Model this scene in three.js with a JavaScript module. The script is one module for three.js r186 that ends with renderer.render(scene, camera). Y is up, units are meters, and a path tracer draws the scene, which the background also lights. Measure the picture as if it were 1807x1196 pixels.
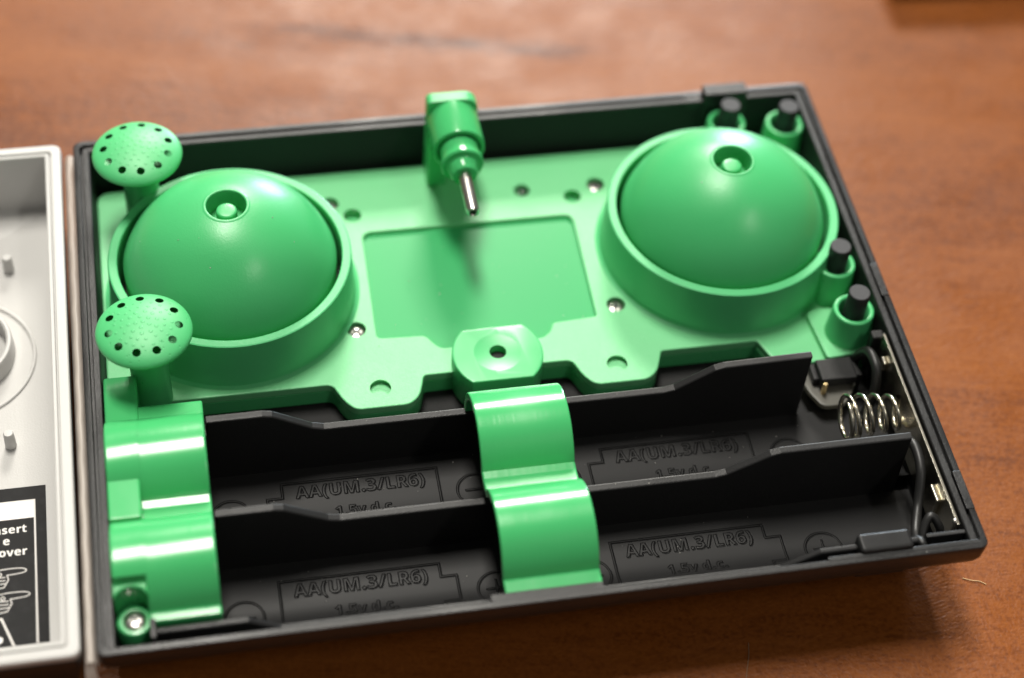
import * as THREE from 'three';
import { RectAreaLightUniformsLib } from 'three/addons/lights/RectAreaLightUniformsLib.js';
import { RoundedBoxGeometry } from 'three/addons/geometries/RoundedBoxGeometry.js';
import { mergeGeometries, toCreasedNormals, mergeVertices } from 'three/addons/utils/BufferGeometryUtils.js';
import { Brush, Evaluator, SUBTRACTION } from 'three-bvh-csg';

// ------------------------------------------------------------------ camera, light, exposure
const MM = 0.001;
const scene = new THREE.Scene();
const camera = new THREE.PerspectiveCamera(20.2125, 1024 / 678, 0.02, 30);
camera.position.set(-0.04172, 0.23088, 0.17505);
camera.up.set(0.09963, 0.63903, -0.7627);
camera.lookAt(-0.04172 + 0.155598, 0.23088 - 0.767088, 0.17505 - 0.622387);
camera.focus = 0.272;
camera.userData.fStop = 9;

const renderer = new THREE.WebGLRenderer({ antialias: true });
renderer.setSize(1024, 678);
renderer.toneMapping = THREE.LinearToneMapping;
renderer.toneMappingExposure = 1.5;
renderer.shadowMap.enabled = true;
RectAreaLightUniformsLib.init();
scene.background = new THREE.Color().setRGB(0.085, 0.081, 0.076);   // dim light of the room around the table

function tag(o, label, category, group, kind) {
  if (label) o.userData.label = label;
  if (category) o.userData.category = category;
  if (group) o.userData.group = group;
  if (kind) o.userData.kind = kind;
  return o;
}
// a ceiling strip lamp: a white housing, tubes that glow, and a light of the same size just below them
const housingMat = new THREE.MeshStandardMaterial({ color: 0xd8d8d4, roughness: 0.6 });
function ceilingLamp(name, label, x, y, z, panels, l, power, warm) {   // panels: [centre, width] of each lit strip
  const g = new THREE.Group(); g.name = name; g.position.set(x, y, z); scene.add(g);
  tag(g, label, 'ceiling lamp', 'strip lamps on the ceiling above the table');
  const lo = Math.min(...panels.map(([c, w]) => c - w / 2)), hi = Math.max(...panels.map(([c, w]) => c + w / 2));
  const body = new THREE.Mesh(new THREE.BoxGeometry(hi - lo + 0.06, 0.06, l + 0.08), housingMat);
  body.name = 'lamp_housing'; body.position.set((lo + hi) / 2, 0.04, 0); g.add(body);
  const glow = new THREE.MeshStandardMaterial({ color: 0xffffff, emissive: new THREE.Color(...warm), emissiveIntensity: 1.5, roughness: 0.5 });
  for (const [c, w] of panels) {
    const pan = new THREE.Mesh(new THREE.BoxGeometry(w, 0.01, l), glow);
    pan.position.set(c, 0.004, 0); pan.name = 'lamp_diffuser'; g.add(pan);
    const li = new THREE.RectAreaLight(new THREE.Color(...warm), power, w, l);
    li.position.set(c, -0.003, 0); li.rotation.x = -Math.PI / 2; g.add(li);
  }
  return g;
}
const WARM = [1, 0.955, 0.87];
ceilingLamp('ceiling_lamp', 'white strip lamp on the ceiling straight above the open case', -0.045, 2.0, -0.66, [[-0.03, 0.35]], 0.8, 36, WARM);
ceilingLamp('ceiling_lamp_001', 'white strip lamp on the ceiling far behind the open case', 0.56, 2.0, -3.2, [[-0.2, 0.38], [0.2, 0.38]], 1.2, 56, WARM);
ceilingLamp('ceiling_lamp_002', 'white strip lamp on the ceiling in front of the table', 0.95, 2.0, 1.25, [[0, 0.15]], 0.85, 14, WARM);
{ // the low daylit window that the domes mirror
  const g = new THREE.Group(); g.name = 'window'; g.position.set(1.35, 0.35, -3.3); g.lookAt(0, 0.03, 0); scene.add(g);
  tag(g, 'small daylit window in the wall far beyond the table', 'window');
  const fr = new THREE.Mesh(new THREE.BoxGeometry(0.8, 0.76, 0.04), housingMat); fr.name = 'window_frame'; fr.position.z = -0.03; g.add(fr);
  const pane = new THREE.Mesh(new THREE.PlaneGeometry(0.7, 0.66), new THREE.MeshStandardMaterial({ color: 0x223344, emissive: new THREE.Color(0.75, 0.88, 1), emissiveIntensity: 1.5, roughness: 0.3 }));
  pane.name = 'pane'; g.add(pane);
  const li = new THREE.RectAreaLight(new THREE.Color(0.72, 0.87, 1), 34, 0.7, 0.66); li.position.z = 0.004; li.rotation.y = Math.PI; g.add(li);
}

// ------------------------------------------------------------------ helpers
let seed = 7;
const rnd = () => { seed = (seed * 1664525 + 1013904223) >>> 0; return seed / 4294967296; };
function hash(x, y, s) { let h = (x * 374761393 + y * 668265263 + s * 974634777) | 0; h = Math.imul(h ^ (h >>> 13), 1274126177); return ((h ^ (h >>> 16)) >>> 0) / 4294967296; }
function vnoise(x, y, s) {
  const xi = Math.floor(x), yi = Math.floor(y), fx = x - xi, fy = y - yi, u = fx * fx * (3 - 2 * fx), v = fy * fy * (3 - 2 * fy);
  const a = hash(xi, yi, s), b = hash(xi + 1, yi, s), c = hash(xi, yi + 1, s), d = hash(xi + 1, yi + 1, s);
  return a + (b - a) * u + (c - a) * v + (a - b - c + d) * u * v;
}
const fbm = (x, y, s, n = 4) => { let t = 0, a = 0.5; for (let i = 0; i < n; i++) { t += a * vnoise(x, y, s + i * 17); x *= 2.03; y *= 2.03; a *= 0.5; } return t; };
const clamp = (x, a = 0, b = 1) => Math.min(b, Math.max(a, x));

// uv in metres, taken from whichever axis a face looks along
function boxUV(g) {
  if (g.index) g = g.toNonIndexed();
  const p = g.attributes.position, n = g.attributes.normal, uv = new Float32Array(p.count * 2), a = new THREE.Vector3(), b = new THREE.Vector3(), c = new THREE.Vector3();
  for (let i = 0; i < p.count; i += 3) {
    a.fromBufferAttribute(p, i); b.fromBufferAttribute(p, i + 1).sub(a); c.fromBufferAttribute(p, i + 2).sub(a); b.cross(c);
    const x = Math.abs(b.x), y = Math.abs(b.y), z = Math.abs(b.z);
    for (let k = i; k < i + 3; k++) {
      const px = p.getX(k), py = p.getY(k), pz = p.getZ(k);
      uv[k * 2] = y >= x && y >= z ? px : x >= z ? pz : px;
      uv[k * 2 + 1] = y >= x && y >= z ? -pz : py;
    }
  }
  g.setAttribute('uv', new THREE.BufferAttribute(uv, 2));
  return g;
}
const HB = 17.5;                                                     // height of the case rim over the table, mm
function mesh(name, g, m, parent, keepUV) {                          // geometry in case millimetres: x from the left wall, y from the rim, z from the back wall
  g = g.clone();
  g.translate(-60, HB, -46.7); g.scale(MM, MM, MM);
  if (!keepUV) g = boxUV(g);
  const o = new THREE.Mesh(g, m); o.name = name; o.castShadow = o.receiveShadow = true;
  parent.add(o); return o;
}
const crease = (g, a = 0.6) => toCreasedNormals(g.index ? g.toNonIndexed() : g, a);
const rbox = (x0, x1, y0, y1, z0, z1, r = 0.2, s = 2) => new RoundedBoxGeometry(x1 - x0, y1 - y0, z1 - z0, s, r).translate((x0 + x1) / 2, (y0 + y1) / 2, (z0 + z1) / 2);
const cyl = (x, z, y0, y1, r0, r1 = r0, n = 32) => new THREE.CylinderGeometry(r1, r0, y1 - y0, n).translate(x, (y0 + y1) / 2, z);
const lathe = (pts, x, y, z, n = 64, a = 0.55) => crease(new THREE.LatheGeometry(pts.map(([r, h]) => new THREE.Vector2(r, h)), n), a).translate(x, y, z);
function poly(pts) { const s = new THREE.Shape(); pts.forEach(([x, z], i) => (i ? s.lineTo(x, -z) : s.moveTo(x, -z))); s.closePath(); return s; }
function extrudeY(shape, y0, y1, bevel = 0.2, curve = 12) {          // plan outline (x, z) pulled up from y0 to y1
  const g = new THREE.ExtrudeGeometry(shape, { depth: y1 - y0 - 2 * bevel, bevelEnabled: bevel > 0, bevelThickness: bevel, bevelSize: bevel, bevelOffset: -bevel, bevelSegments: 3, curveSegments: curve });
  return crease(g.rotateX(-Math.PI / 2).translate(0, y0 + bevel, 0), 0.2);
}
function extrudeX(pts, x0, x1, bevel = 0.15, a = 0.2) {             // side outline (z, y) pulled from x0 to x1
  const s = new THREE.Shape(); pts.forEach(([z, y], i) => (i ? s.lineTo(-z, y) : s.moveTo(-z, y))); s.closePath();
  const g = new THREE.ExtrudeGeometry(s, { depth: x1 - x0 - 2 * bevel, bevelEnabled: bevel > 0, bevelThickness: bevel, bevelSize: bevel, bevelOffset: -bevel, bevelSegments: 3, curveSegments: 8 });
  return crease(g.rotateY(Math.PI / 2).translate(x0 + bevel, 0, 0), a);
}
function extrudeZ(pts, z0, z1, bevel = 0.2) {                        // front outline (x, y) pulled from z0 to z1
  const s = new THREE.Shape(); pts.forEach(([x, y], i) => (i ? s.lineTo(x, y) : s.moveTo(x, y))); s.closePath();
  const g = new THREE.ExtrudeGeometry(s, { depth: z1 - z0 - 2 * bevel, bevelEnabled: true, bevelThickness: bevel, bevelSize: bevel, bevelOffset: -bevel, bevelSegments: 3 });
  return crease(g.translate(0, 0, z0 + bevel), 0.2);
}
function tube(pts, r, n = 60, k = 10) { return new THREE.TubeGeometry(new THREE.CatmullRomCurve3(pts.map((p) => new THREE.Vector3(...p))), n, r, k, false); }
// rounded polygon through (x, z) points, each with its own corner radius
function roundPoly(pts) {
  const out = [], n = pts.length;
  for (let i = 0; i < n; i++) {
    const [x, z, r = 0] = pts[i], p = pts[(i + n - 1) % n], q = pts[(i + 1) % n];
    if (!r) { out.push([x, z]); continue; }
    const d1 = Math.hypot(p[0] - x, p[1] - z), d2 = Math.hypot(q[0] - x, q[1] - z), r1 = Math.min(r, d1 / 2), r2 = Math.min(r, d2 / 2);
    const a = [x + (p[0] - x) / d1 * r1, z + (p[1] - z) / d1 * r1], b = [x + (q[0] - x) / d2 * r2, z + (q[1] - z) / d2 * r2];
    for (let k = 0; k <= 5; k++) { const t = k / 5, u = 1 - t; out.push([u * u * a[0] + 2 * u * t * x + t * t * b[0], u * u * a[1] + 2 * u * t * z + t * t * b[1]]); }
  }
  return out;
}
// a tray: rounded rectangles lofted through (inset, y) pairs, both ends closed where asked
function tray(x0, x1, z0, z1, prof, R, capStart, capEnd, angle = 0.5) {
  const K = 5, rings = prof.map(([ins, y, side = ins]) => {               // side: inset of the back, left and right where it differs from the front
    const r = Math.max(0.35, R - side * 0.5), a = [];
    const xs = [x0 + side + r, x1 - side - r], zs = [z0 + side + r, z1 - ins - r];
    [[xs[1], zs[0], -90], [xs[1], zs[1], 0], [xs[0], zs[1], 90], [xs[0], zs[0], 180]].forEach(([cx, cz, s]) => {
      for (let k = 0; k <= K; k++) { const t = (s + 90 * k / K) * Math.PI / 180; a.push([cx + r * Math.cos(t), y, cz + r * Math.sin(t)]); }
    });
    return a;
  });
  const v = [], tri = (a, b, c) => v.push(...a, ...b, ...c), n = rings[0].length;
  for (let i = 0; i + 1 < rings.length; i++) for (let k = 0; k < n; k++) {
    const j = (k + 1) % n, a = rings[i][k], b = rings[i][j], c = rings[i + 1][j], d = rings[i + 1][k];
    tri(a, d, b); tri(b, d, c);
  }
  const cx = (x0 + x1) / 2, cz = (z0 + z1) / 2;
  if (capStart) for (let k = 0; k < n; k++) tri([cx, prof[0][1], cz], rings[0][k], rings[0][(k + 1) % n]);
  if (capEnd) { const L = rings[rings.length - 1], y = prof[prof.length - 1][1]; for (let k = 0; k < n; k++) tri([cx, y, cz], L[(k + 1) % n], L[k]); }
  const g = new THREE.BufferGeometry(); g.setAttribute('position', new THREE.Float32BufferAttribute(v, 3)); g.computeVertexNormals();
  return crease(g, angle);
}

// ------------------------------------------------------------------ textures and materials
function dataTex(size, fn, srgb) {
  const d = new Uint8Array(size * size * 4);
  for (let y = 0, i = 0; y < size; y++) for (let x = 0; x < size; x++, i += 4) { const c = fn(x / size, y / size); d[i] = c[0]; d[i + 1] = c[1]; d[i + 2] = c[2]; d[i + 3] = 255; }
  const t = new THREE.DataTexture(d, size, size); t.wrapS = t.wrapT = THREE.MirroredRepeatWrapping; t.magFilter = t.minFilter = THREE.LinearFilter;
  if (srgb) t.colorSpace = THREE.SRGBColorSpace; t.needsUpdate = true; return t;
}
const grain = dataTex(512, (u, v) => { const n = 255 * clamp(0.6 * vnoise(u * 220, v * 220, 3) + 0.4 * vnoise(u * 90, v * 90, 5)); return [n, n, n]; });
const rep = (t, m) => { const c = t.clone(); c.repeat.set(1 / m, 1 / m); c.needsUpdate = true; return c; };
const smudge = dataTex(512, (u, v) => { const n = 255 * clamp(0.75 + 0.5 * (fbm(u * 9, v * 9, 31, 5) - 0.47)); return [n, n, n]; });
const grainFine = rep(grain, 0.02), smudge60 = rep(smudge, 0.06);
const streaks = rep(dataTex(512, (u, v) => { const n = 255 * clamp(0.5 * vnoise(u * 160, v * 14, 103) + 0.5 * vnoise(u * 60, v * 9, 107)); return [n, n, n]; }), 0.04);
const scuffs = (() => {
  const c = document.createElement('canvas'); c.width = c.height = 1024; const q = c.getContext('2d'); q.fillStyle = '#888'; q.fillRect(0, 0, 1024, 1024);
  for (let i = 0; i < 260; i++) { q.strokeStyle = 'rgba(' + (rnd() < 0.5 ? '255,255,255' : '0,0,0') + ',' + (0.15 + 0.4 * rnd()) + ')'; q.lineWidth = 0.6 + rnd() * 1.4; const x = rnd() * 1024, y = rnd() * 1024, a = rnd() * 6.3, l = 8 + rnd() * rnd() * 160; q.beginPath(); q.moveTo(x, y); q.quadraticCurveTo(x + l * 0.5 * Math.cos(a) + 6 * rnd(), y + l * 0.5 * Math.sin(a), x + l * Math.cos(a), y + l * Math.sin(a)); q.stroke(); }
  const t = new THREE.CanvasTexture(c); t.wrapS = t.wrapT = THREE.RepeatWrapping; t.magFilter = THREE.LinearFilter; t.repeat.set(1 / 0.05, 1 / 0.05); return t;
})();
const G = (r, g, b) => new THREE.Color().setRGB(r, g, b);
const blackC = [0.017, 0.017, 0.0175];
const greenC = [0.078, 0.51, 0.18];
const M = {
  deck: new THREE.MeshPhysicalMaterial({ color: G(0.17, 0.61, 0.27), roughness: 0.52, bumpMap: grainFine, bumpScale: 0.00003, roughnessMap: smudge60 }),  // same green plastic made paler: its frosted sheen is put into the colour
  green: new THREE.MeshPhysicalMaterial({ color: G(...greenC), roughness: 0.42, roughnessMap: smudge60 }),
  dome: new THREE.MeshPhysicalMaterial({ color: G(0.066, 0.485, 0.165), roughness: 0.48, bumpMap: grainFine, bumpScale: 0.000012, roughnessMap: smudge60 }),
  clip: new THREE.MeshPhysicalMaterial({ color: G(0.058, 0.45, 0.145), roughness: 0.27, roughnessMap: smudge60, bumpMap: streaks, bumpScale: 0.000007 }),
  black: new THREE.MeshPhysicalMaterial({ color: G(...blackC), roughness: 0.5, specularIntensity: 0.7, bumpMap: grainFine, bumpScale: 0.00003, roughnessMap: smudge60 }),
  blackIn: new THREE.MeshPhysicalMaterial({ color: G(...blackC), roughness: 0.5, specularIntensity: 0.5, bumpMap: grainFine, bumpScale: 0.000015, roughnessMap: smudge60 }),
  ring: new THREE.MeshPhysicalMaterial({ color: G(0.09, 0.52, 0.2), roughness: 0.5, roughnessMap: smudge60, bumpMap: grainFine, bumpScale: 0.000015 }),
  wall: new THREE.MeshPhysicalMaterial({ color: G(...blackC), roughness: 0.6, specularIntensity: 0.4, bumpMap: grainFine, bumpScale: 0.000015 }),
  panel: new THREE.MeshPhysicalMaterial({ color: G(0.048, 0.41, 0.14), roughness: 0.24, bumpMap: scuffs, bumpScale: 0.00001 }),
  rod: new THREE.MeshPhysicalMaterial({ color: G(0.02, 0.02, 0.023), roughness: 0.6, bumpMap: grainFine, bumpScale: 0.00002 }),
  rubber: new THREE.MeshPhysicalMaterial({ color: G(0.0125, 0.0125, 0.0125), roughness: 0.45 }),
  white: new THREE.MeshPhysicalMaterial({ color: G(0.53, 0.525, 0.51), roughness: 0.5, bumpMap: grainFine, bumpScale: 0.00002 }),
  steel: new THREE.MeshPhysicalMaterial({ color: G(0.62, 0.6, 0.56), metalness: 1, roughness: 0.28 }),
  nickel: new THREE.MeshPhysicalMaterial({ color: G(0.66, 0.62, 0.52), metalness: 1, roughness: 0.24 }),
  brass: new THREE.MeshPhysicalMaterial({ color: G(0.75, 0.58, 0.3), metalness: 1, roughness: 0.3 }),
  clear: new THREE.MeshPhysicalMaterial({ color: G(0.9, 0.9, 0.88), roughness: 0.12, transmission: 1, thickness: 0.002, ior: 1.5 }),
  cloudy: new THREE.MeshPhysicalMaterial({ color: G(0.36, 0.35, 0.3), roughness: 0.4, transmission: 0.7, thickness: 0 }),
  tape: new THREE.MeshPhysicalMaterial({ color: G(0.62, 0.56, 0.5), roughness: 0.3, transmission: 0.35, thickness: 0 }),
};

// ------------------------------------------------------------------ the table
{
  const dir = -0.22, ca = Math.cos(dir), sa = Math.sin(dir), S = 0.36;
  const dark = [82, 39, 10], mid = [126, 69, 25], lite = [142, 82, 33];
  const wood = dataTex(2048, (u, v) => {
    const x = u * 360, y = v * 360, gx = x * ca + y * sa, gy = -x * sa + y * ca;
    const wob = 6 * fbm(gx / 70, gy / 40, 11, 3);
    const band = fbm(gx / 120, (gy + wob) / 9, 21, 4), broad = fbm(gx / 90, gy / 35, 41, 3);
    const pore = vnoise(gx / 2.4, gy / 0.32, 61), pore2 = vnoise(gx / 7, gy / 0.55, 67), speck = vnoise(x / 0.4, y / 0.4, 71);
    let t = 0.62 + 0.62 * (band - 0.47) + 0.7 * (broad - 0.44) + 0.2 * (pore - 0.5) + 0.18 * (pore2 - 0.5) + 0.42 * (speck - 0.5);
    const streak = clamp((vnoise(gx / 45, (gy + wob) / 3.2, 81) - 0.78) * 5) * clamp((broad - 0.4) * 6);
    t -= 0.35 * streak;
    const k1 = clamp((x - 88) / 50), ly = 295 - 12 * k1, inL = clamp((x - 80) / 14) * clamp((150 - x) / 14);   // the one dark figure in the grain beyond the case
    t -= 0.55 * inL * Math.exp(-(((y - ly) / (1.6 + 1.6 * vnoise(x / 9, 3, 7))) ** 2)) * (0.5 + vnoise(gx / 5, gy / 0.7, 113));
    t = clamp(t);
    return [0, 1, 2].map((c) => (t < 0.5 ? dark[c] + (mid[c] - dark[c]) * t * 2 : mid[c] + (lite[c] - mid[c]) * (t * 2 - 1)));
  }, true);
  const relief = dataTex(1024, (u, v) => {
    const x = u * 60, y = v * 60, gx = x * ca + y * sa, gy = -x * sa + y * ca;
    const n = 255 * clamp(0.45 * vnoise(gx / 0.9, gy / 0.3, 91) + 0.35 * vnoise(x / 0.28, y / 0.28, 93) + 0.2 * vnoise(gx / 4, gy / 0.5, 97)); return [n, n, n];
  });
  wood.repeat.set(1 / S, 1 / S); wood.offset.set(0.31, 0.57); relief.repeat.set(1 / 0.06, 1 / 0.06);
  const mat = new THREE.MeshPhysicalMaterial({ color: 0xffffff, map: wood, roughness: 0.56, specularIntensity: 0.45, bumpMap: relief, bumpScale: 0.00006, roughnessMap: smudge60 });
  let g = new THREE.BoxGeometry(1.5, 0.03, 1.0).translate(0.1, -0.015, -0.05);
  g = boxUV(g);
  const t = new THREE.Mesh(g, mat); t.name = 'tabletop'; t.receiveShadow = true; scene.add(t);
  tag(t, 'reddish brown wood grain tabletop under the open case', 'table', null, 'structure');
}

// ------------------------------------------------------------------ the open case
const device = new THREE.Group(); device.name = 'electronic_device_case'; scene.add(device);
tag(device, 'open black plastic case with green moulded works, twin domes and empty battery troughs', 'device case');

const OUT = [[14, -17.4, 4.5], [13, -17.2, 3.9], [11.5, -16, 3.1], [8.5, -13.3, 2.2], [6, -10.7, 1.6], [4, -8.4, 1.1], [2.3, -6.4, 0.75], [0.7, -4.4, 0.4], [0.15, -3, 0.15], [0, -1]];
const base = mesh('case_base', tray(0, 120, 0, 93.36, [...OUT, [0, -0.2], [0.06, -0.05], [0.2, 0], [0.88, 0], [0.98, -0.08], [1.0, -0.9], [1.01, -0.9, 1.42], [1.02, -0.18, 1.45], [1.03, -0.1, 1.53], [1.04, -0.1, 2.3], [1.05, -0.2, 2.42], [1.06, -0.5, 2.48]], 1.3, true, false), M.black, device);
mesh('inner_wall', tray(0, 120, 0, 93.36, [[1.08, -0.45, 2.48], [1.5, -3.6, 2.5], [2.6, -5.8, 2.55], [4.4, -8, 2.6], [7, -11.2, 2.9], [8, -12.3, 3.4], [9.5, -12.6, 4.5]], 1.3, false, true), M.wall, base);
// front edge: a plain wide strip, wider where the clip hooks in and at the latch
mesh('front_rim', rbox(51, 66.2, -3, 0.03, 91.3, 92.6, 0.12), M.black, base);
mesh('front_rim', rbox(97.2, 118.8, -3, 0.06, 91.9, 92.62, 0.12), M.black, base);
mesh('corner_rib', rbox(111.9, 117.5, -6, -0.3, 89.9, 90.5, 0.12), M.black, base);
mesh('corner_rib', rbox(6.9, 7.7, -6, 0.35, 88.8, 91.8, 0.2), M.black, base);
mesh('rim_clip', rbox(118.72, 119.95, -1.4, 0.12, 80.5, 87.0, 0.12), M.black, base);
mesh('rim_clip', rbox(118.72, 119.93, -1.4, 0.1, 41, 47.5, 0.12), M.black, base);
// latches
mesh('latch', rbox(101.9, 109.4, -6, 0.75, 89.2, 92.2, 0.55, 4), M.blackIn, base);
mesh('latch', rbox(101.9, 109.2, -8, 1.6, 0.35, 2.9, 0.25), M.black, base);
mesh('latch_slot', rbox(99, 101.7, -1.5, -0.06, 1.0, 2.5, 0.15), M.black, base);
mesh('corner_rib', rbox(115.6, 117.6, -9, -1.6, 52.6, 54.2, 0.3), M.blackIn, base);

// battery troughs
function divider(z, th, pts) { return mesh('divider', extrudeZ(pts, z - th / 2, z + th / 2, 0.28), M.blackIn, base); }
divider(58.5, 1.3, [[3.5, -12.4], [2.7, -9], [2.7, -1.6], [16.3, -1.6], [16.5, 1.4], [24.2, 1.4], [25.6, 1.1], [31.2, -2.5], [32.8, -3], [82.4, -3], [84, -2.6], [89.6, 1], [91, 1.4], [104.2, 1.7], [104.2, -12.4]]);
divider(74.3, 1.3, [[3.5, -12.4], [2.7, -9], [2.7, -1.6], [16.3, -1.6], [16.5, 1.2], [24.2, 1.2], [25.6, 0.9], [31.6, -2.6], [33.2, -3], [86.2, -3], [87.8, -2.6], [93.8, 0.7], [95.2, 1.1], [114.5, 1.1], [114.5, -12.4]]);
divider(90.3, 0.9, [[7.7, -7], [7.7, -0.4], [19.4, -0.4], [23.6, -3.2], [91.6, -3.6], [96.8, -0.7], [111.5, -0.7], [111.5, -7]]);

const relief = document.createElement('canvas'); relief.width = 2048; relief.height = 560;
{
  const c = relief.getContext('2d'), k = 2048 / 114.4, X = (x) => (x - 2.8) * k, Z = (z, z0) => (z - z0) * k;
  c.fillStyle = '#555'; c.fillRect(0, 0, 2048, 560);
  const W = 'rgb(230,230,230)', D = 'rgb(10,10,10)';
  const twice = (draw) => { c.strokeStyle = c.fillStyle = D; c.save(); c.translate(1.6, 2.2); draw(); c.restore(); c.strokeStyle = c.fillStyle = W; draw(); };
  const row = (z0, off, x, nubLeft, y0) => {
    const zz = (z) => Z(z, z0) + off;
    c.lineWidth = 4.5;
    twice(() => {
      c.beginPath();
      if (nubLeft) { c.moveTo(X(x + 2), zz(y0 + 9)); c.lineTo(X(x), zz(y0 + 9)); c.lineTo(X(x), zz(y0 + 6.6)); c.lineTo(X(x - 2.2), zz(y0 + 6.6)); c.lineTo(X(x - 2.2), zz(y0 + 2.4)); c.lineTo(X(x), zz(y0 + 2.4)); c.lineTo(X(x), zz(y0)); c.lineTo(X(x + 22.5), zz(y0)); c.lineTo(X(x + 22.5), zz(y0 + 9)); c.closePath(); }
      else { c.moveTo(X(x), zz(y0)); c.lineTo(X(x + 22.4), zz(y0)); c.lineTo(X(x + 22.4), zz(y0 + 2.2)); c.lineTo(X(x + 24.6), zz(y0 + 2.2)); c.lineTo(X(x + 24.6), zz(y0 + 6.4)); c.lineTo(X(x + 22.4), zz(y0 + 6.4)); c.lineTo(X(x + 22.4), zz(y0 + 9)); c.lineTo(X(x), zz(y0 + 9)); c.closePath(); }
      c.stroke();
    });
    c.textAlign = 'center'; c.textBaseline = 'alphabetic';
    twice(() => { c.font = 'bold ' + Math.round(2.85 * k) + 'px sans-serif'; c.fillText('AA(UM.3/LR6)', X(x + 11.3), zz(y0 + 2.75), 18.8 * k); });
    twice(() => { c.font = 'bold ' + Math.round(2.3 * k) + 'px sans-serif'; c.fillText('1.5v d.c.', X(x + 11.6), zz(y0 + 6.5), 10.2 * k); });
  };
  const pole = (x, zz, plus) => { c.lineWidth = 4.5; twice(() => { c.beginPath(); c.arc(X(x), zz, 2.7 * k, 0, 7); c.stroke(); c.beginPath(); c.moveTo(X(x - 1.5), zz); c.lineTo(X(x + 1.5), zz); if (plus) { c.moveTo(X(x), zz - 1.5 * k); c.lineTo(X(x), zz + 1.5 * k); } c.stroke(); }); };
  row(59.1, 0, 26.1, true, 61.6); row(59.1, 0, 73.1, true, 61.6);
  row(74.9, 280, 24.1, false, 78.0); row(74.9, 280, 71.1, false, 78.0);
  const z1 = Z(66.2, 59.1), z2 = Z(83.2, 74.9) + 280;
  pole(18.6, z1, true); pole(53.8, z1, false); pole(66.5, z1, true); pole(101, z1, false);
  pole(19, z2, false); pole(54, z2, true); pole(67.5, z2, false); pole(101.4, z2, true);
}
const reliefTex = new THREE.CanvasTexture(relief); reliefTex.magFilter = THREE.LinearFilter;
const floorMat = new THREE.MeshPhysicalMaterial({ color: G(...blackC), roughness: 0.45, specularIntensity: 0.45, bumpMap: reliefTex, bumpScale: 0.0005 });
function troughFloor(z0, z1, v0, front) {
  const NX = 40, NS = 16, g = new THREE.PlaneGeometry(1, 1, NX, NS), p = g.attributes.position, uv = g.attributes.uv;
  for (let j = 0, i = 0; j <= NS; j++) for (let k = 0; k <= NX; k++, i++) {
    const s = j / NS, x = 2.8 + 114.4 * k / NX, q = 2 * s - 1;
    const dz = Math.max(0, q) * 7.35, f = front ? 1 : 0.35;
    p.setXYZ(i, x, -11.8 + f * (7.55 - Math.sqrt(7.55 * 7.55 - dz * dz)), z0 + (z1 - z0) * s); uv.setXY(i, k / NX, 1 - (v0 + 0.5 * s * (z1 - z0) / (280 / (2048 / 114.4))));
  }
  g.computeVertexNormals();
  return mesh('trough_floor', g, floorMat, base, true);
}
troughFloor(59.1, 73.75, 0); troughFloor(74.9, 89.9, 0.5, true);

// the green deck
const domes = [[22.4, 27.2], [98.9, 27.1]];
const circle = (x, z, r) => { const h = new THREE.Path(); h.absarc(x, -z, r, 0, Math.PI * 2, true); return h; };
const outline = roundPoly([[2.7, 3.8, 2.4], [117.3, 3.8, 2.4], [117.3, 52, 1.2], [102.6, 52.8, 0.6], [100.4, 47.3, 0.4], [85.3, 47.3, 0.5], [84.9, 48.4, 1], [83.9, 51, 1.2], [82.2, 52.4, 1], [74.2, 52.4, 1], [72.6, 50.6, 1.4], [71.4, 47.3, 1], [48.9, 47.3, 0.6], [48.6, 48.4, 1], [47.8, 51, 1.2], [46.2, 52.4, 1], [38.2, 52.4, 1], [36.6, 50.6, 1.4], [35.2, 47.3, 1], [2.7, 47.3, 0.8]]);
const panelPts = roundPoly([[43.5, 17.5, 1.6], [77.3, 17.6, 1.6], [76.9, 39.3, 0.5], [69.9, 39.7, 0.8], [69.3, 41.3, 0.6], [68, 42.4, 0.5], [52.2, 42.5, 0.8], [51.2, 41.2, 0.6], [50.3, 39.7, 0.8], [43, 39.4, 0.8]]);
const screws = [[82.5, 11.5], [80.4, 37.3], [40.1, 37.2], [39.1, 10.7]];
const holes = [[42.4, 13.6, 1.65], [78.2, 13.7, 1.65], [42.2, 48.9, 1.8], [78.1, 48.9, 1.8], [70.3, 11.4, 1.55], ...screws.map(([x, z]) => [x, z, 1.68])];
const deckShape = poly(outline);
{ const h = new THREE.Path(); panelPts.slice().reverse().forEach(([x, z], i) => (i ? h.lineTo(x, -z) : h.moveTo(x, -z))); h.closePath(); deckShape.holes.push(h); }
for (const [x, z, r] of holes) deckShape.holes.push(circle(x, z, r));
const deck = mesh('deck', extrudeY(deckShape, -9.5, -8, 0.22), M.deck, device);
{
  const lower = poly(outline.map(([x, z]) => [60 + (x - 60) * 0.997, 28 + (z - 28) * 0.998]));
  lower.holes.push(circle(70.3, 11.4, 1.5));
  mesh('deck_underside', extrudeY(lower, -12.2, -9.52, 0.05), M.green, deck);
  mesh('panel', extrudeY(poly(panelPts), -9.5, -8.65, 0.05), M.panel, deck);
}
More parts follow.
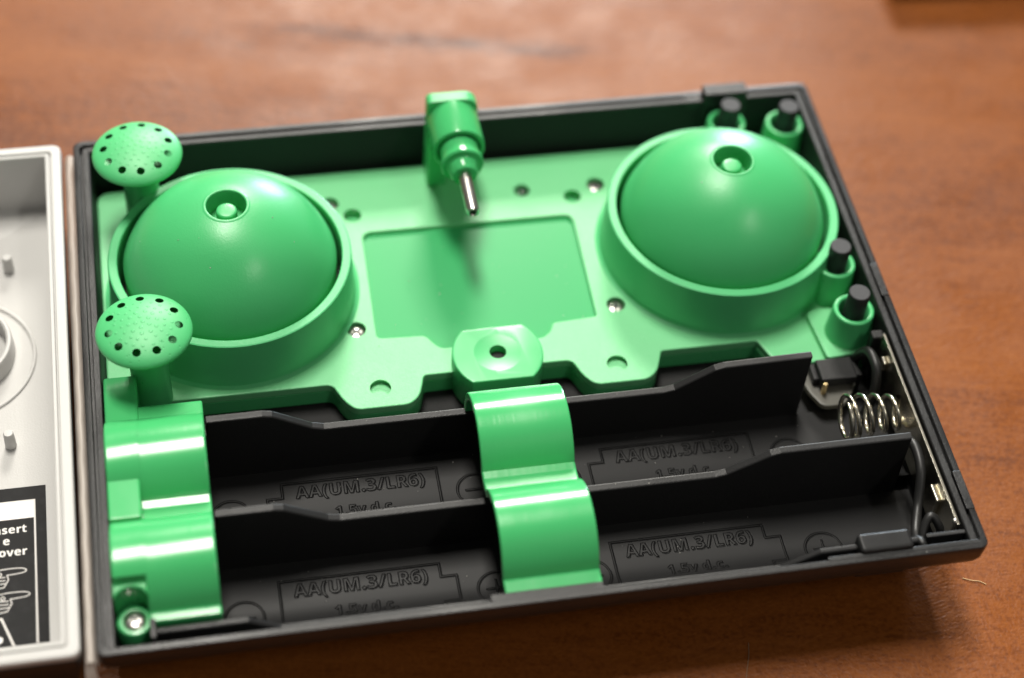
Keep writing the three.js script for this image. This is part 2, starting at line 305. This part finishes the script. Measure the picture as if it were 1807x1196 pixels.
// corner pad under the lower post
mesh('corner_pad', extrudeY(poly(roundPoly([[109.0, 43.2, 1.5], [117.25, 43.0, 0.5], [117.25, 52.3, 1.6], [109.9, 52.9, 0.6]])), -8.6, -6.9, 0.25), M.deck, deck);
for (const [x, z] of domes) {
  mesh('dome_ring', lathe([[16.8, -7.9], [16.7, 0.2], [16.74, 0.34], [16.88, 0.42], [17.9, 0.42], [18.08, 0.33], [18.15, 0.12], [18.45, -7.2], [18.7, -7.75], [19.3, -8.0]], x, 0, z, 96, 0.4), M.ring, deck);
  mesh('ring_floor', cyl(x, z, -8.3, -7.85, 16.74, 16.74, 64), M.blackIn, deck);
}
// screw boss in the middle: a drum with flats at its front and back, dished top and a hole
{
  const pts = [], R = 6.85, cz = 46.5, f = 5.1;
  for (let k = 0; k < 96; k++) { const a = k / 96 * Math.PI * 2; let dx = R * Math.cos(a), dz = R * Math.sin(a); if (Math.abs(dz) > f) dz = Math.sign(dz) * f; pts.push([60.1 + dx, cz + dz]); }
  const ev = new Evaluator(); ev.useGroups = false; ev.attributes = ['position', 'normal'];
  const cut = (g) => { const q = new Brush(g); q.updateMatrixWorld(); return q; };
  let b = cut(extrudeY(poly(pts), -12.2, -5.5, 0.3));
  b = ev.evaluate(b, cut(new THREE.SphereGeometry(21.4, 128, 256).translate(60.1, -5.8 + 21.4, 46.4)), SUBTRACTION);
  b = ev.evaluate(b, cut(cyl(60.2, 46.1, -11, -4, 1.2, 1.3, 32)), SUBTRACTION);
  mesh('screw_boss', crease(b.geometry.clone(), 0.3), M.green, deck);
  mesh('boss_bore', cyl(60.2, 46.1, -12.1, -7.2, 1.21), M.blackIn, deck);
}
// screws and the indicator lamp
function screw(x, y, z, r, turn, parent) {
  const s = mesh('screw', lathe([[0, 0.22], [r * 0.5, 0.2], [r * 0.8, 0.1], [r, -0.12], [r, -0.9]], x, y, z, 28, 0.7), M.steel, parent);
  for (const a of [0, 1]) {
    const b = new THREE.BoxGeometry(r * 1.25, 0.16, r * 0.24).rotateY(turn + a * Math.PI / 2).translate(x, y + 0.16 + a * 0.004, z);
    mesh('cross_slot', b, M.rod, s.parent);
  }
}
screws.forEach(([x, z], i) => screw(x, -8.75, z, 1.5, 0.4 + i * 0.9, deck));
mesh('indicator_lamp', lathe([[0, 1.6], [0.6, 1.5], [1.05, 1.15], [1.3, 0.6], [1.35, -0.6], [1.35, -1.2]], 70.3, -9.6, 11.4, 24, 1.2), M.clear, deck);
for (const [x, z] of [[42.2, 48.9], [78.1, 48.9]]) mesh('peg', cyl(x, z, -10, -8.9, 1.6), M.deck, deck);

// domes, each with a pin in the pit at its crown
for (const [x, z] of domes) {
  const R = 16.6, yc = -5.2, p = [[15.8, -6.5], [15.9, -0.5]];
  const r0 = 15.9, a0 = Math.acos(r0 / R), a1 = Math.acos(3.55 / R);
  for (let k = 0; k <= 40; k++) { const a = a0 + (a1 - a0) * k / 40; p.push([R * Math.cos(a), yc + R * Math.sin(a)]); }
  const yt = yc + R * Math.sin(a1);
  p.push([3.46, yt + 0.02], [3.36, yt + 0.1], [3.22, yt + 0.14], [3.04, yt + 0.12], [2.93, yt + 0.03], [2.88, yt - 0.2], [2.75, yt - 3.0], [2.6, yt - 3.1], [0, yt - 3.1]);
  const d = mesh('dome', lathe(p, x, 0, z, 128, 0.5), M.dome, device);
  mesh('pin', lathe([[1.56, -3.1], [1.52, -1.15], [1.42, -1.0], [1.2, -0.93], [0.6, -0.9], [0, -0.9]], x, yt, z, 32, 0.7), M.dome, d);
}
// four posts with black rods
for (const [x, z, r1] of [[105.1, 6.2, 3.3], [114.6, 7.65, 3.2], [114.2, 38.8, 3.2], [114.35, 48.3, 3.35]]) {
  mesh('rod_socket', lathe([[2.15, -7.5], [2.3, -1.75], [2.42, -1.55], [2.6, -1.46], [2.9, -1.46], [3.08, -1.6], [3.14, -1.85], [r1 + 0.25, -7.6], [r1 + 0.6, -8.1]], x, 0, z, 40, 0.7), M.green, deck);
  mesh('rod', lathe([[0, 2.16], [1.48, 2.16], [1.6, 2.06], [1.64, 1.9], [1.66, -7.4]], x + 0.25, 0, z - 0.15, 32, 0.5), M.rod, device);
}
mesh('web', rbox(110.6, 113.6, -8.2, -2.2, 35.4, 39.4, 0.4), M.green, deck);

// mushroom shaped knobs: cap pierced near its edge, on a stem
{
  const capPts = [[0, 8.9], [1.5, 8.82], [3, 8.55], [4.6, 8.05], [6, 7.4], [7, 6.75], [7.6, 6.1], [7.85, 5.4], [7.75, 4.8], [7.2, 4.25], [6, 3.75], [4.5, 3.4], [3.2, 3.3], [0, 3.3]];
  const spl = new THREE.SplineCurve(capPts.map(([r, y]) => new THREE.Vector2(r * 0.86, 9.1 + (y - 8.9) * 0.6))).getPoints(48); spl[0].x = 0; spl[spl.length - 1].x = 0;
  const ev = new Evaluator(); ev.attributes = ['position', 'normal', 'uv']; ev.useGroups = false;
  const dim = document.createElement('canvas'); dim.width = dim.height = 512;
  const c = dim.getContext('2d'); c.fillStyle = '#999'; c.fillRect(0, 0, 512, 512); c.fillStyle = '#333';
  for (let ring = 0; ring < 5; ring++) { const n = [1, 5, 10, 16, 20][ring], r = [0, 1.1, 2.15, 3.2, 4.25][ring] * 32; for (let k = 0; k < n; k++) { const a = k / n * 6.283 + ring * 0.7 + (rnd() - 0.5) * 0.12; c.beginPath(); c.arc(256 + r * Math.cos(a), 256 + r * Math.sin(a), ring < 3 ? 8.5 : 6, 0, 7); c.fill(); } }
  c.fillStyle = '#fff'; for (let k = 0; k < 26; k++) { const a = rnd() * 6.283, r = (4.6 + rnd() * 2.3) * 32; c.beginPath(); c.arc(256 + r * Math.cos(a), 256 + r * Math.sin(a), 3.5, 0, 7); c.fill(); }
  const dt = new THREE.CanvasTexture(dim); dt.magFilter = THREE.LinearFilter;
  const capMat = new THREE.MeshPhysicalMaterial({ color: G(...greenC), roughness: 0.45, bumpMap: dt, bumpScale: 0.00014 });
  for (const [x, z, turn] of [[10.1, 11.0, 0.35], [9.2, 46.2, 0.1]]) {
    let b = new Brush(mergeVertices(new THREE.LatheGeometry(spl, 72))); b.updateMatrixWorld();
    for (let k = 0; k < 11; k++) {
      const a = turn + k / 11 * Math.PI * 2, h = new Brush(new THREE.CylinderGeometry(0.64, 0.6, 2.6, 16));
      h.position.set(5.1 * Math.cos(a), 8.85, 5.15 * Math.sin(a)); h.rotation.set(0.3 * Math.sin(a), 0, -0.3 * Math.cos(a)); h.updateMatrixWorld();
      b = ev.evaluate(b, h, SUBTRACTION);
    }
    const g = crease(b.geometry.clone(), 0.7);
    const p = g.attributes.position, uv = new Float32Array(p.count * 2); for (let i = 0; i < p.count; i++) { uv[i * 2] = 0.5 + p.getX(i) / 15; uv[i * 2 + 1] = 0.5 + p.getZ(i) / 15; }
    g.setAttribute('uv', new THREE.BufferAttribute(uv, 2));
    const knob = mesh('mushroom_knob', g.translate(x, 0, z), capMat, device, true);
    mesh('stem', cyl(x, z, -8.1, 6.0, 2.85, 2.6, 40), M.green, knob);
  }
}

// the power plug on its upright
{
  const plug = mesh('power_plug', extrudeZ(roundPoly([[55.2, -8.2], [63.3, -8.2], [63.3, 8.36, 2.6], [55.2, 8.36, 1.1]]), 4.2, 6.4, 0.25), M.green, device);
  const ax = (pts, n = 48, a = 0.5) => crease(new THREE.LatheGeometry(pts.map(([r, h]) => new THREE.Vector2(r, h)), n), a).rotateX(Math.PI / 2).translate(59.25, 4.2, 0);
  mesh('upright', rbox(55.2, 58.3, -8.2, 4.2, 6.3, 8.6, 0.3), M.green, plug);
  mesh('barrel', ax([[4.1, 6.2], [4.15, 12.8], [4.08, 13.1], [3.9, 13.22], [3.5, 13.22], [3.35, 13.05], [3.3, 12.4], [0, 12.4]]), M.clip, plug);
  mesh('collar', ax([[3.05, 12.3], [3.0, 15.4], [3.3, 15.6], [3.38, 16.5], [3.2, 16.8], [2.5, 16.9], [2.3, 17.2], [2.2, 18.4], [1.9, 18.95], [1.0, 19.0], [0, 19.0]]), M.clip, plug);
  mesh('plug_tip', ax([[1.04, 18.9], [1.04, 26.4], [0.94, 26.72], [0.65, 26.85], [0.52, 26.7], [0.5, 24]], 32, 0.5), M.steel, plug);
  mesh('plug_bore', ax([[0.51, 25], [0, 25]], 20), M.rubber, plug);
}

// battery clips
const arc = (zc, yc, r, a0, a1, n = 22) => Array.from({ length: n + 1 }, (_, k) => { const a = (a0 + (a1 - a0) * k / n) * Math.PI / 180; return [zc + r * Math.sin(a), yc + r * Math.cos(a)]; });
function clipProfile(start, end, c1, c2) {
  const R = 7.8, t = 1.15, yc = -2.8;
  const up = [...start.outer, ...arc(c1, yc, R, start.from, 63), [c1 + 8.0, 0.55], [c1 + 8.8, 0.6], ...arc(c2, yc, R, -63, end.to), ...end.outer];
  const low = [...end.inner, ...arc(c2, yc, R - t, end.to - 4, -66), [c1 + 9.0, -0.75], [c1 + 7.8, -0.8], ...arc(c1, yc, R - t, 66, start.from + 4), ...start.inner];
  return [...up, ...low];
}
const midClip = mesh('battery_clip', extrudeX(clipProfile({ outer: [[57.35, -3.4]], from: -76, inner: [[58.6, -3.4]] }, { to: 66, outer: [[89.35, -0.05], [89.6, -0.12], [91.25, -0.15]], inner: [[91.25, -1.2], [89.0, -1.2]] }, 65.2, 82.0), 53.1, 66.2, 0.22, 0.2), M.clip, device);
const plate = { outer: [[53.6, -3.2], [53.6, -0.6], [53.9, -0.2], [54.3, -0.05], [56.8, 0]], from: -62, inner: [[57.2, -1.2], [54.8, -1.2], [54.8, -3.2]] };
const leftClip = mesh('battery_clip', extrudeX(clipProfile(plate, { to: 66, outer: [[87.85, 0.0], [88.1, -0.08], [89.0, -0.1], [89.15, -0.3], [89.15, -3]], inner: [[88.1, -3], [88.0, -1.2], [87.3, -1.2]] }, 63.8, 80.5), 6.95, 16.2, 0.3, 0.2), M.clip, device);
mesh('clip_side', extrudeX(clipProfile(plate, { to: 30, outer: [[84.9, 1.2], [85, -2]], inner: [[84, -2]] }, 63.8, 80.5), 2.7, 7.6, 0.3, 0.2), M.clip, leftClip);
mesh('clip_tab', extrudeX([[46.9, -8], [46.9, -2.6], [47.2, -1.4], [47.9, -0.6], [49, -0.15], [50.5, 0.1], [59, 0.5], [60, -1.5], [55, -2.5], [54, -8]], 2.65, 7.3, 0.4, 0.24), M.clip, leftClip);
mesh('gusset', rbox(2.66, 7.02, -2, 3.25, 66.4, 75.0, 0.35, 3), M.clip, leftClip);
{
  const pts = [[2.62, 80], [7.05, 80], [7.05, 85.9]];
  for (let k = 0; k <= 10; k++) { const a = -0.35 - k / 10 * (Math.PI - 0.7); pts.push([4.9 + 2.3 * Math.cos(a), 87.6 + 2.4 * Math.sin(a)]); }
  pts.push([2.62, 86.2]);
  mesh('gusset', extrudeY(poly(pts), -5, 2.7, 0.3), M.clip, leftClip);
  mesh('screw_lug', lathe([[2.35, -6.2], [2.35, -1.4], [2.2, -1.1], [1.9, -1.0], [1.55, -1.05], [1.5, -1.7], [0, -1.7]], 5.0, 0, 88.0, 32, 0.6), M.clip, leftClip);
  screw(5.0, -1.2, 88.0, 1.45, 0.7, leftClip);
}

// spring, contact strip, wires, switch
{
  const pts = [], T = 4.8;
  for (let k = 0; k <= 220; k++) { const u = k / 220, a = u * T * Math.PI * 2, r = (u < 0.2 ? 3.2 : 3.2 - 0.9 * (u - 0.2) / 0.8) + 0.06 * Math.sin(u * 23); const x = u < 0.19 ? 107.9 + u * 3.5 : 108.57 + (u - 0.19) / 0.81 * 8.1; pts.push([x, -3.9 + r * Math.cos(a), 66.4 + r * Math.sin(a)]); }
  mesh('contact_spring', tube(pts, 0.36, 420, 8), M.nickel, device);
  mesh('contact_plate', mergeGeometries([rbox(116.75, 117.15, -9, -0.35, 54.5, 89, 0.06), rbox(116.0, 116.8, -6, -2.4, 80.5, 83.6, 0.3), rbox(116.1, 116.8, -4.2, -2.4, 57, 58.6, 0.3)]), M.nickel, device);
  mesh('solder_blob', new THREE.SphereGeometry(0.42, 12, 10).translate(116.7, -0.6, 88.3), M.steel, device);
  mesh('wire', tube([[114.2, -8, 52.8], [114.9, -3.4, 55.2], [115.1, -3.2, 58.4], [114.8, -6.5, 60.6], [113.8, -10.5, 61.5]], 0.75), M.rubber, device);
  mesh('wire', tube([[113.5, -9, 71], [114.9, -3.6, 71.6], [115.5, -1.6, 74], [115.4, -2.0, 78], [114.2, -5.2, 82.5], [112.6, -5.0, 86.5], [111.4, -3.5, 89.8], [110.9, -4.2, 91]], 0.72), M.rubber, device);
  mesh('wire', tube([[116.0, -7.5, 88.8], [115.4, -3.2, 87.3], [114.2, -1.9, 86.2], [113.0, -3.0, 87.4], [112.4, -4.6, 89.4]], 0.62), M.rubber, device);
  mesh('wire', tube([[111.2, -6, 88], [110.9, -1.6, 89.8], [111.2, -1.0, 91.0], [111.5, -2.6, 91.6]], 0.6), M.rubber, device);
  const sw = mesh('switch', rbox(106.8, 114.6, -12.2, -7.4, 53.2, 56.4, 0.3), M.blackIn, device);
  mesh('switch_plate', extrudeY(poly(roundPoly([[105.3, 53.4, 0.5], [114.6, 53.4, 0.5], [113.4, 57.2, 0.8], [110.9, 60.4, 1], [107.4, 60.4, 1], [106.0, 57.4, 0.8]])), -9.9, -8.9, 0.2), M.cloudy, sw);
  mesh('switch_slider', rbox(107.6, 113.2, -8, -6.3, 53.4, 57.5, 0.3), M.blackIn, sw);
  mesh('switch_pin', rbox(107.7, 108.4, -9.5, -6.6, 57.7, 58.2, 0.12), M.brass, sw);
}

// ------------------------------------------------------------------ the lid, folded flat to the left
{
  const x1 = -1.85, x0 = x1 - 120;
  const lid = mesh('lid', tray(x0, x1, 0.1, 92.9, [...OUT.slice(0, -1).map(([i, y, k]) => [k, y, k]), [0, -1.1], [0.3, -0.9], [1.5, -0.9], [1.6, -12.5], [3, -13]], 1.3, true, true), M.black, device);
  mesh('lid_liner', tray(x0, x1, 0.1, 92.9, [[0.12, -1.2], [0.1, -0.25], [0.25, -0.05], [0.4, 0], [1.5, 0], [1.62, -0.1], [1.64, -0.7], [1.86, -0.7], [1.88, -0.15], [1.98, -0.05], [2.35, -0.05], [2.5, -0.2], [2.75, -11], [3.1, -11.2]], 1.3, false, true), M.white, lid);
  for (const [px, pz] of [[-11.5, 15.6], [-11.6, 49.8]]) mesh('peg', lathe([[0.85, -11.3], [0.75, -8.5], [0.6, -8.25], [0, -8.2]], px, 0, pz, 24, 0.7), M.white, lid);
  const ring = new THREE.TorusGeometry(11.4, 0.3, 10, 96).rotateX(Math.PI / 2).translate(-19.3, -11.1, 33);
  mesh('moulded_ring', ring, M.white, lid);
  mesh('moulded_loop', lathe([[7.9, -11.2], [7.75, -8.4], [7.55, -8.1], [7.2, -8.05], [6.9, -8.3], [6.8, -11.2]], -18.6, 0, 32.2, 64, 0.6), M.white, lid);
  // instruction sticker
  const c = document.createElement('canvas'); c.width = 1024; c.height = 680; const q = c.getContext('2d'), k = 1024 / 39;
  const P = (x, z) => [(x + 45.9) * k, (z - 57.5) * k];
  q.fillStyle = '#070708'; q.fillRect(0, 0, 1024, 680);
  for (let i = 0; i < 900; i++) { q.fillStyle = 'rgba(255,255,255,' + 0.03 * rnd() + ')'; q.beginPath(); q.arc(rnd() * 1024, rnd() * 680, 3 + rnd() * 22, 0, 7); q.fill(); }
  q.fillStyle = '#efeae6'; q.strokeStyle = '#d9d6d2';
  { const [ax, ay] = P(-44.4, 59.9), [bx, by] = P(-8.45, 62.9); q.fillRect(ax, ay, bx - ax, by - ay); }
  q.lineWidth = 7; { const [ax, ay] = P(-44.3, 59.9), [bx, by] = P(-8.5, 84.5); q.strokeRect(ax, ay, bx - ax, by - ay); }
  q.font = 'bold 48px sans-serif'; q.textAlign = 'right'; q.fillStyle = '#e8e6e2';
  q.fillText('Insert', ...P(-9.6, 65.2)); q.fillText('e', ...P(-11.9, 67.1)); q.fillText('cover', ...P(-9.6, 69.0));
  q.lineWidth = 4;
  for (const [hx, hz] of [[-13, 71.6], [-12.6, 75.5]]) {              // two pointing hands
    q.beginPath(); q.moveTo(...P(hx - 4, hz)); q.lineTo(...P(hx, hz - 0.5)); q.bezierCurveTo(...P(hx + 2, hz - 0.6), ...P(hx + 3.2, hz - 0.5), ...P(hx + 3.2, hz)); q.bezierCurveTo(...P(hx + 3.1, hz + 0.45), ...P(hx + 1.6, hz + 0.4), ...P(hx + 0.6, hz + 0.5));
    q.lineTo(...P(hx + 0.8, hz + 1.2)); q.lineTo(...P(hx + 0.2, hz + 2.4)); q.lineTo(...P(hx - 1.8, hz + 2.7)); q.lineTo(...P(hx - 4, hz + 2.2)); q.stroke();
    for (let i = 0; i < 3; i++) { q.beginPath(); q.moveTo(...P(hx - 1.2, hz + 0.7 + i * 0.6)); q.lineTo(...P(hx + 0.4, hz + 0.8 + i * 0.5)); q.stroke(); }
    q.beginPath(); q.arc(...P(hx - 0.4, hz + 0.3), 7, 0, 7); q.stroke();
  }
  q.lineWidth = 8; q.beginPath(); q.moveTo(...P(-26, 84.5)); q.lineTo(...P(-25, 79)); q.lineTo(...P(-13.2, 79)); q.lineTo(...P(-11.2, 84.5)); q.stroke();
  q.beginPath(); q.arc(...P(-13.6, 82.3), 15, 0, 7); q.fill(); q.beginPath(); q.arc(...P(-14.6, 80.6), 10, 0, 7); q.fill();
  const tx = new THREE.CanvasTexture(c); tx.colorSpace = THREE.SRGBColorSpace; tx.magFilter = THREE.LinearFilter;
  const g = new THREE.PlaneGeometry(39, 25.9).rotateX(-Math.PI / 2).translate(-26.4, -11.14, 70.45);
  mesh('instruction_sticker', g, new THREE.MeshPhysicalMaterial({ color: 0xffffff, map: tx, roughness: 0.6, specularIntensity: 0.4 }), lid, true);
  // hinge: a translucent film along the gap, its frayed end hanging out at the front
  const N = 40, hv = [], bow = (z) => -2.2 + 0.9 * clamp((z - 30) / 40);
  const ringPts = []; for (let i = 0; i <= N; i++) { const z = 0.6 + 92.6 * i / N, w = 0.06 * Math.sin(z * 0.9); ringPts.push([[-1.75, -3.6, z], [-1.35 + w, bow(z) - 0.3, z], [-0.85 + w, bow(z), z], [-0.35 + w, bow(z) - 0.35, z], [0.02, -3.4, z]]); }
  for (let i = 0; i < N; i++) for (let k = 0; k < 4; k++) { const a = ringPts[i][k], b = ringPts[i][k + 1], d = ringPts[i + 1][k], e = ringPts[i + 1][k + 1]; hv.push(...a, ...d, ...b, ...b, ...d, ...e); }
  const hg = new THREE.BufferGeometry(); hg.setAttribute('position', new THREE.Float32BufferAttribute(hv, 3)); hg.computeVertexNormals();
  const hinge = mesh('hinge_film', crease(hg, 1.2), M.tape, device);
  const fv = [], strip = [[-1.5, -2, 93.0, -0.5, -1.6, 93.0], [-1.7, -3.2, 94.0, -0.3, -2.4, 94.0], [-1.4, -5, 95.0, 0.1, -4.2, 94.8], [-1.1, -7, 95.8, 0.9, -6, 95.2], [-0.6, -9, 96.2, 1.5, -7.6, 95.9], [0.2, -10.6, 96.2, 1.2, -9.2, 96.4]];
  for (let i = 0; i + 1 < strip.length; i++) { const a = strip[i], b = strip[i + 1], A = a.slice(0, 3), B = a.slice(3), C = b.slice(0, 3), D2 = b.slice(3); fv.push(...A, ...C, ...B, ...B, ...C, ...D2); }
  const fg = new THREE.BufferGeometry(); fg.setAttribute('position', new THREE.Float32BufferAttribute(fv, 3)); fg.computeVertexNormals();
  mesh('frayed_end', crease(fg, 1.2), M.tape, hinge);
}

// ------------------------------------------------------------------ what else lies on the table
{
  const g = new THREE.Group(); g.name = 'storage_box'; g.position.set(0.153, 0, -0.1132); g.rotation.y = -0.06; scene.add(g);
  tag(g, 'dark red brown box standing at the far edge of view on the table', 'box');
  const m = new THREE.MeshPhysicalMaterial({ color: G(0.17, 0.045, 0.022), roughness: 0.5, bumpMap: grainFine, bumpScale: 0.00003 });
  const b = new THREE.Mesh(boxUV(new RoundedBoxGeometry(0.12, 0.004, 0.06, 3, 0.0012).translate(0, 0.0021, 0)), m); b.name = 'box_body'; g.add(b);
  const l = new THREE.Mesh(boxUV(new RoundedBoxGeometry(0.1215, 0.003, 0.0615, 3, 0.0012).translate(0, 0.0057, 0)), m); l.name = 'box_lid'; g.add(l);
}
const fibre = (label, pts, r, col) => {
  const g = tube(pts, r, 24, 6), o = mesh('fibre', g, new THREE.MeshStandardMaterial({ color: G(...col), roughness: 0.7 }), scene);
  o.name = scene.getObjectByName('fibre') === o ? 'fibre' : 'fibre_001'; tag(o, label, 'fibre');
};
fibre('short pale fibre lying on the table beside the case corner', [[122.3, -17.4, 87.6], [123.4, -17.3, 88.2], [124.6, -17.38, 88.5], [125.4, -17.4, 89.1]], 0.07, [0.6, 0.4, 0.2]);
fibre('long thin hair on the shaded table in front of the case', [[88.4, -17.43, 93.6], [87.9, -17.4, 95.6], [87.0, -17.38, 98], [86.6, -17.42, 99.2]], 0.05, [0.25, 0.17, 0.1]);

{ // specks of dust on the case
  const spots = [];
  const put = (n, x0, x1, y, z0, z1) => { for (let i = 0; i < n; i++) spots.push([x0 + rnd() * (x1 - x0), y, z0 + rnd() * (z1 - z0)]); };
  put(26, 20, 112, -11.75, 60, 66); put(22, 20, 112, -11.75, 76, 82); put(30, 36, 84, -7.98, 5, 46); put(14, 44, 76, -8.63, 19, 38); put(10, 17, 104, -3, 58.2, 58.8); put(10, 33, 86, -3, 74, 74.6); put(14, 2, 118, -0.05, 92.6, 93.1);
  for (let i = 0; i < 26; i++) { const d = domes[i % 2], a = rnd() * 6.283, r = 5 + rnd() * 9.5; spots.push([d[0] + r * Math.cos(a), -5.2 + Math.sqrt(16.6 * 16.6 - r * r), d[1] + r * Math.sin(a)]); }
  const im = new THREE.InstancedMesh(new THREE.IcosahedronGeometry(0.09 * MM, 0), new THREE.MeshStandardMaterial({ color: G(0.42, 0.41, 0.38), roughness: 0.9 }), spots.length), m = new THREE.Matrix4(), e = new THREE.Euler();
  spots.forEach(([x, y, z], i) => { e.set(rnd() * 6, rnd() * 6, rnd() * 6); const k = 0.4 + rnd() * rnd() * 1.2; m.makeRotationFromEuler(e).scale(new THREE.Vector3(k * (1 + 1.5 * rnd() * rnd()), k * 0.7, k)).setPosition((x - 60) * MM, (y + HB) * MM, (z - 46.7) * MM); im.setMatrixAt(i, m); });
  im.name = 'dust'; scene.add(im); tag(im, 'pale dust specks scattered over the open case', 'dust', null, 'stuff');
}
scene.traverse((o) => { if (o.isMesh) { o.castShadow = true; o.receiveShadow = true; } });
renderer.render(scene, camera);
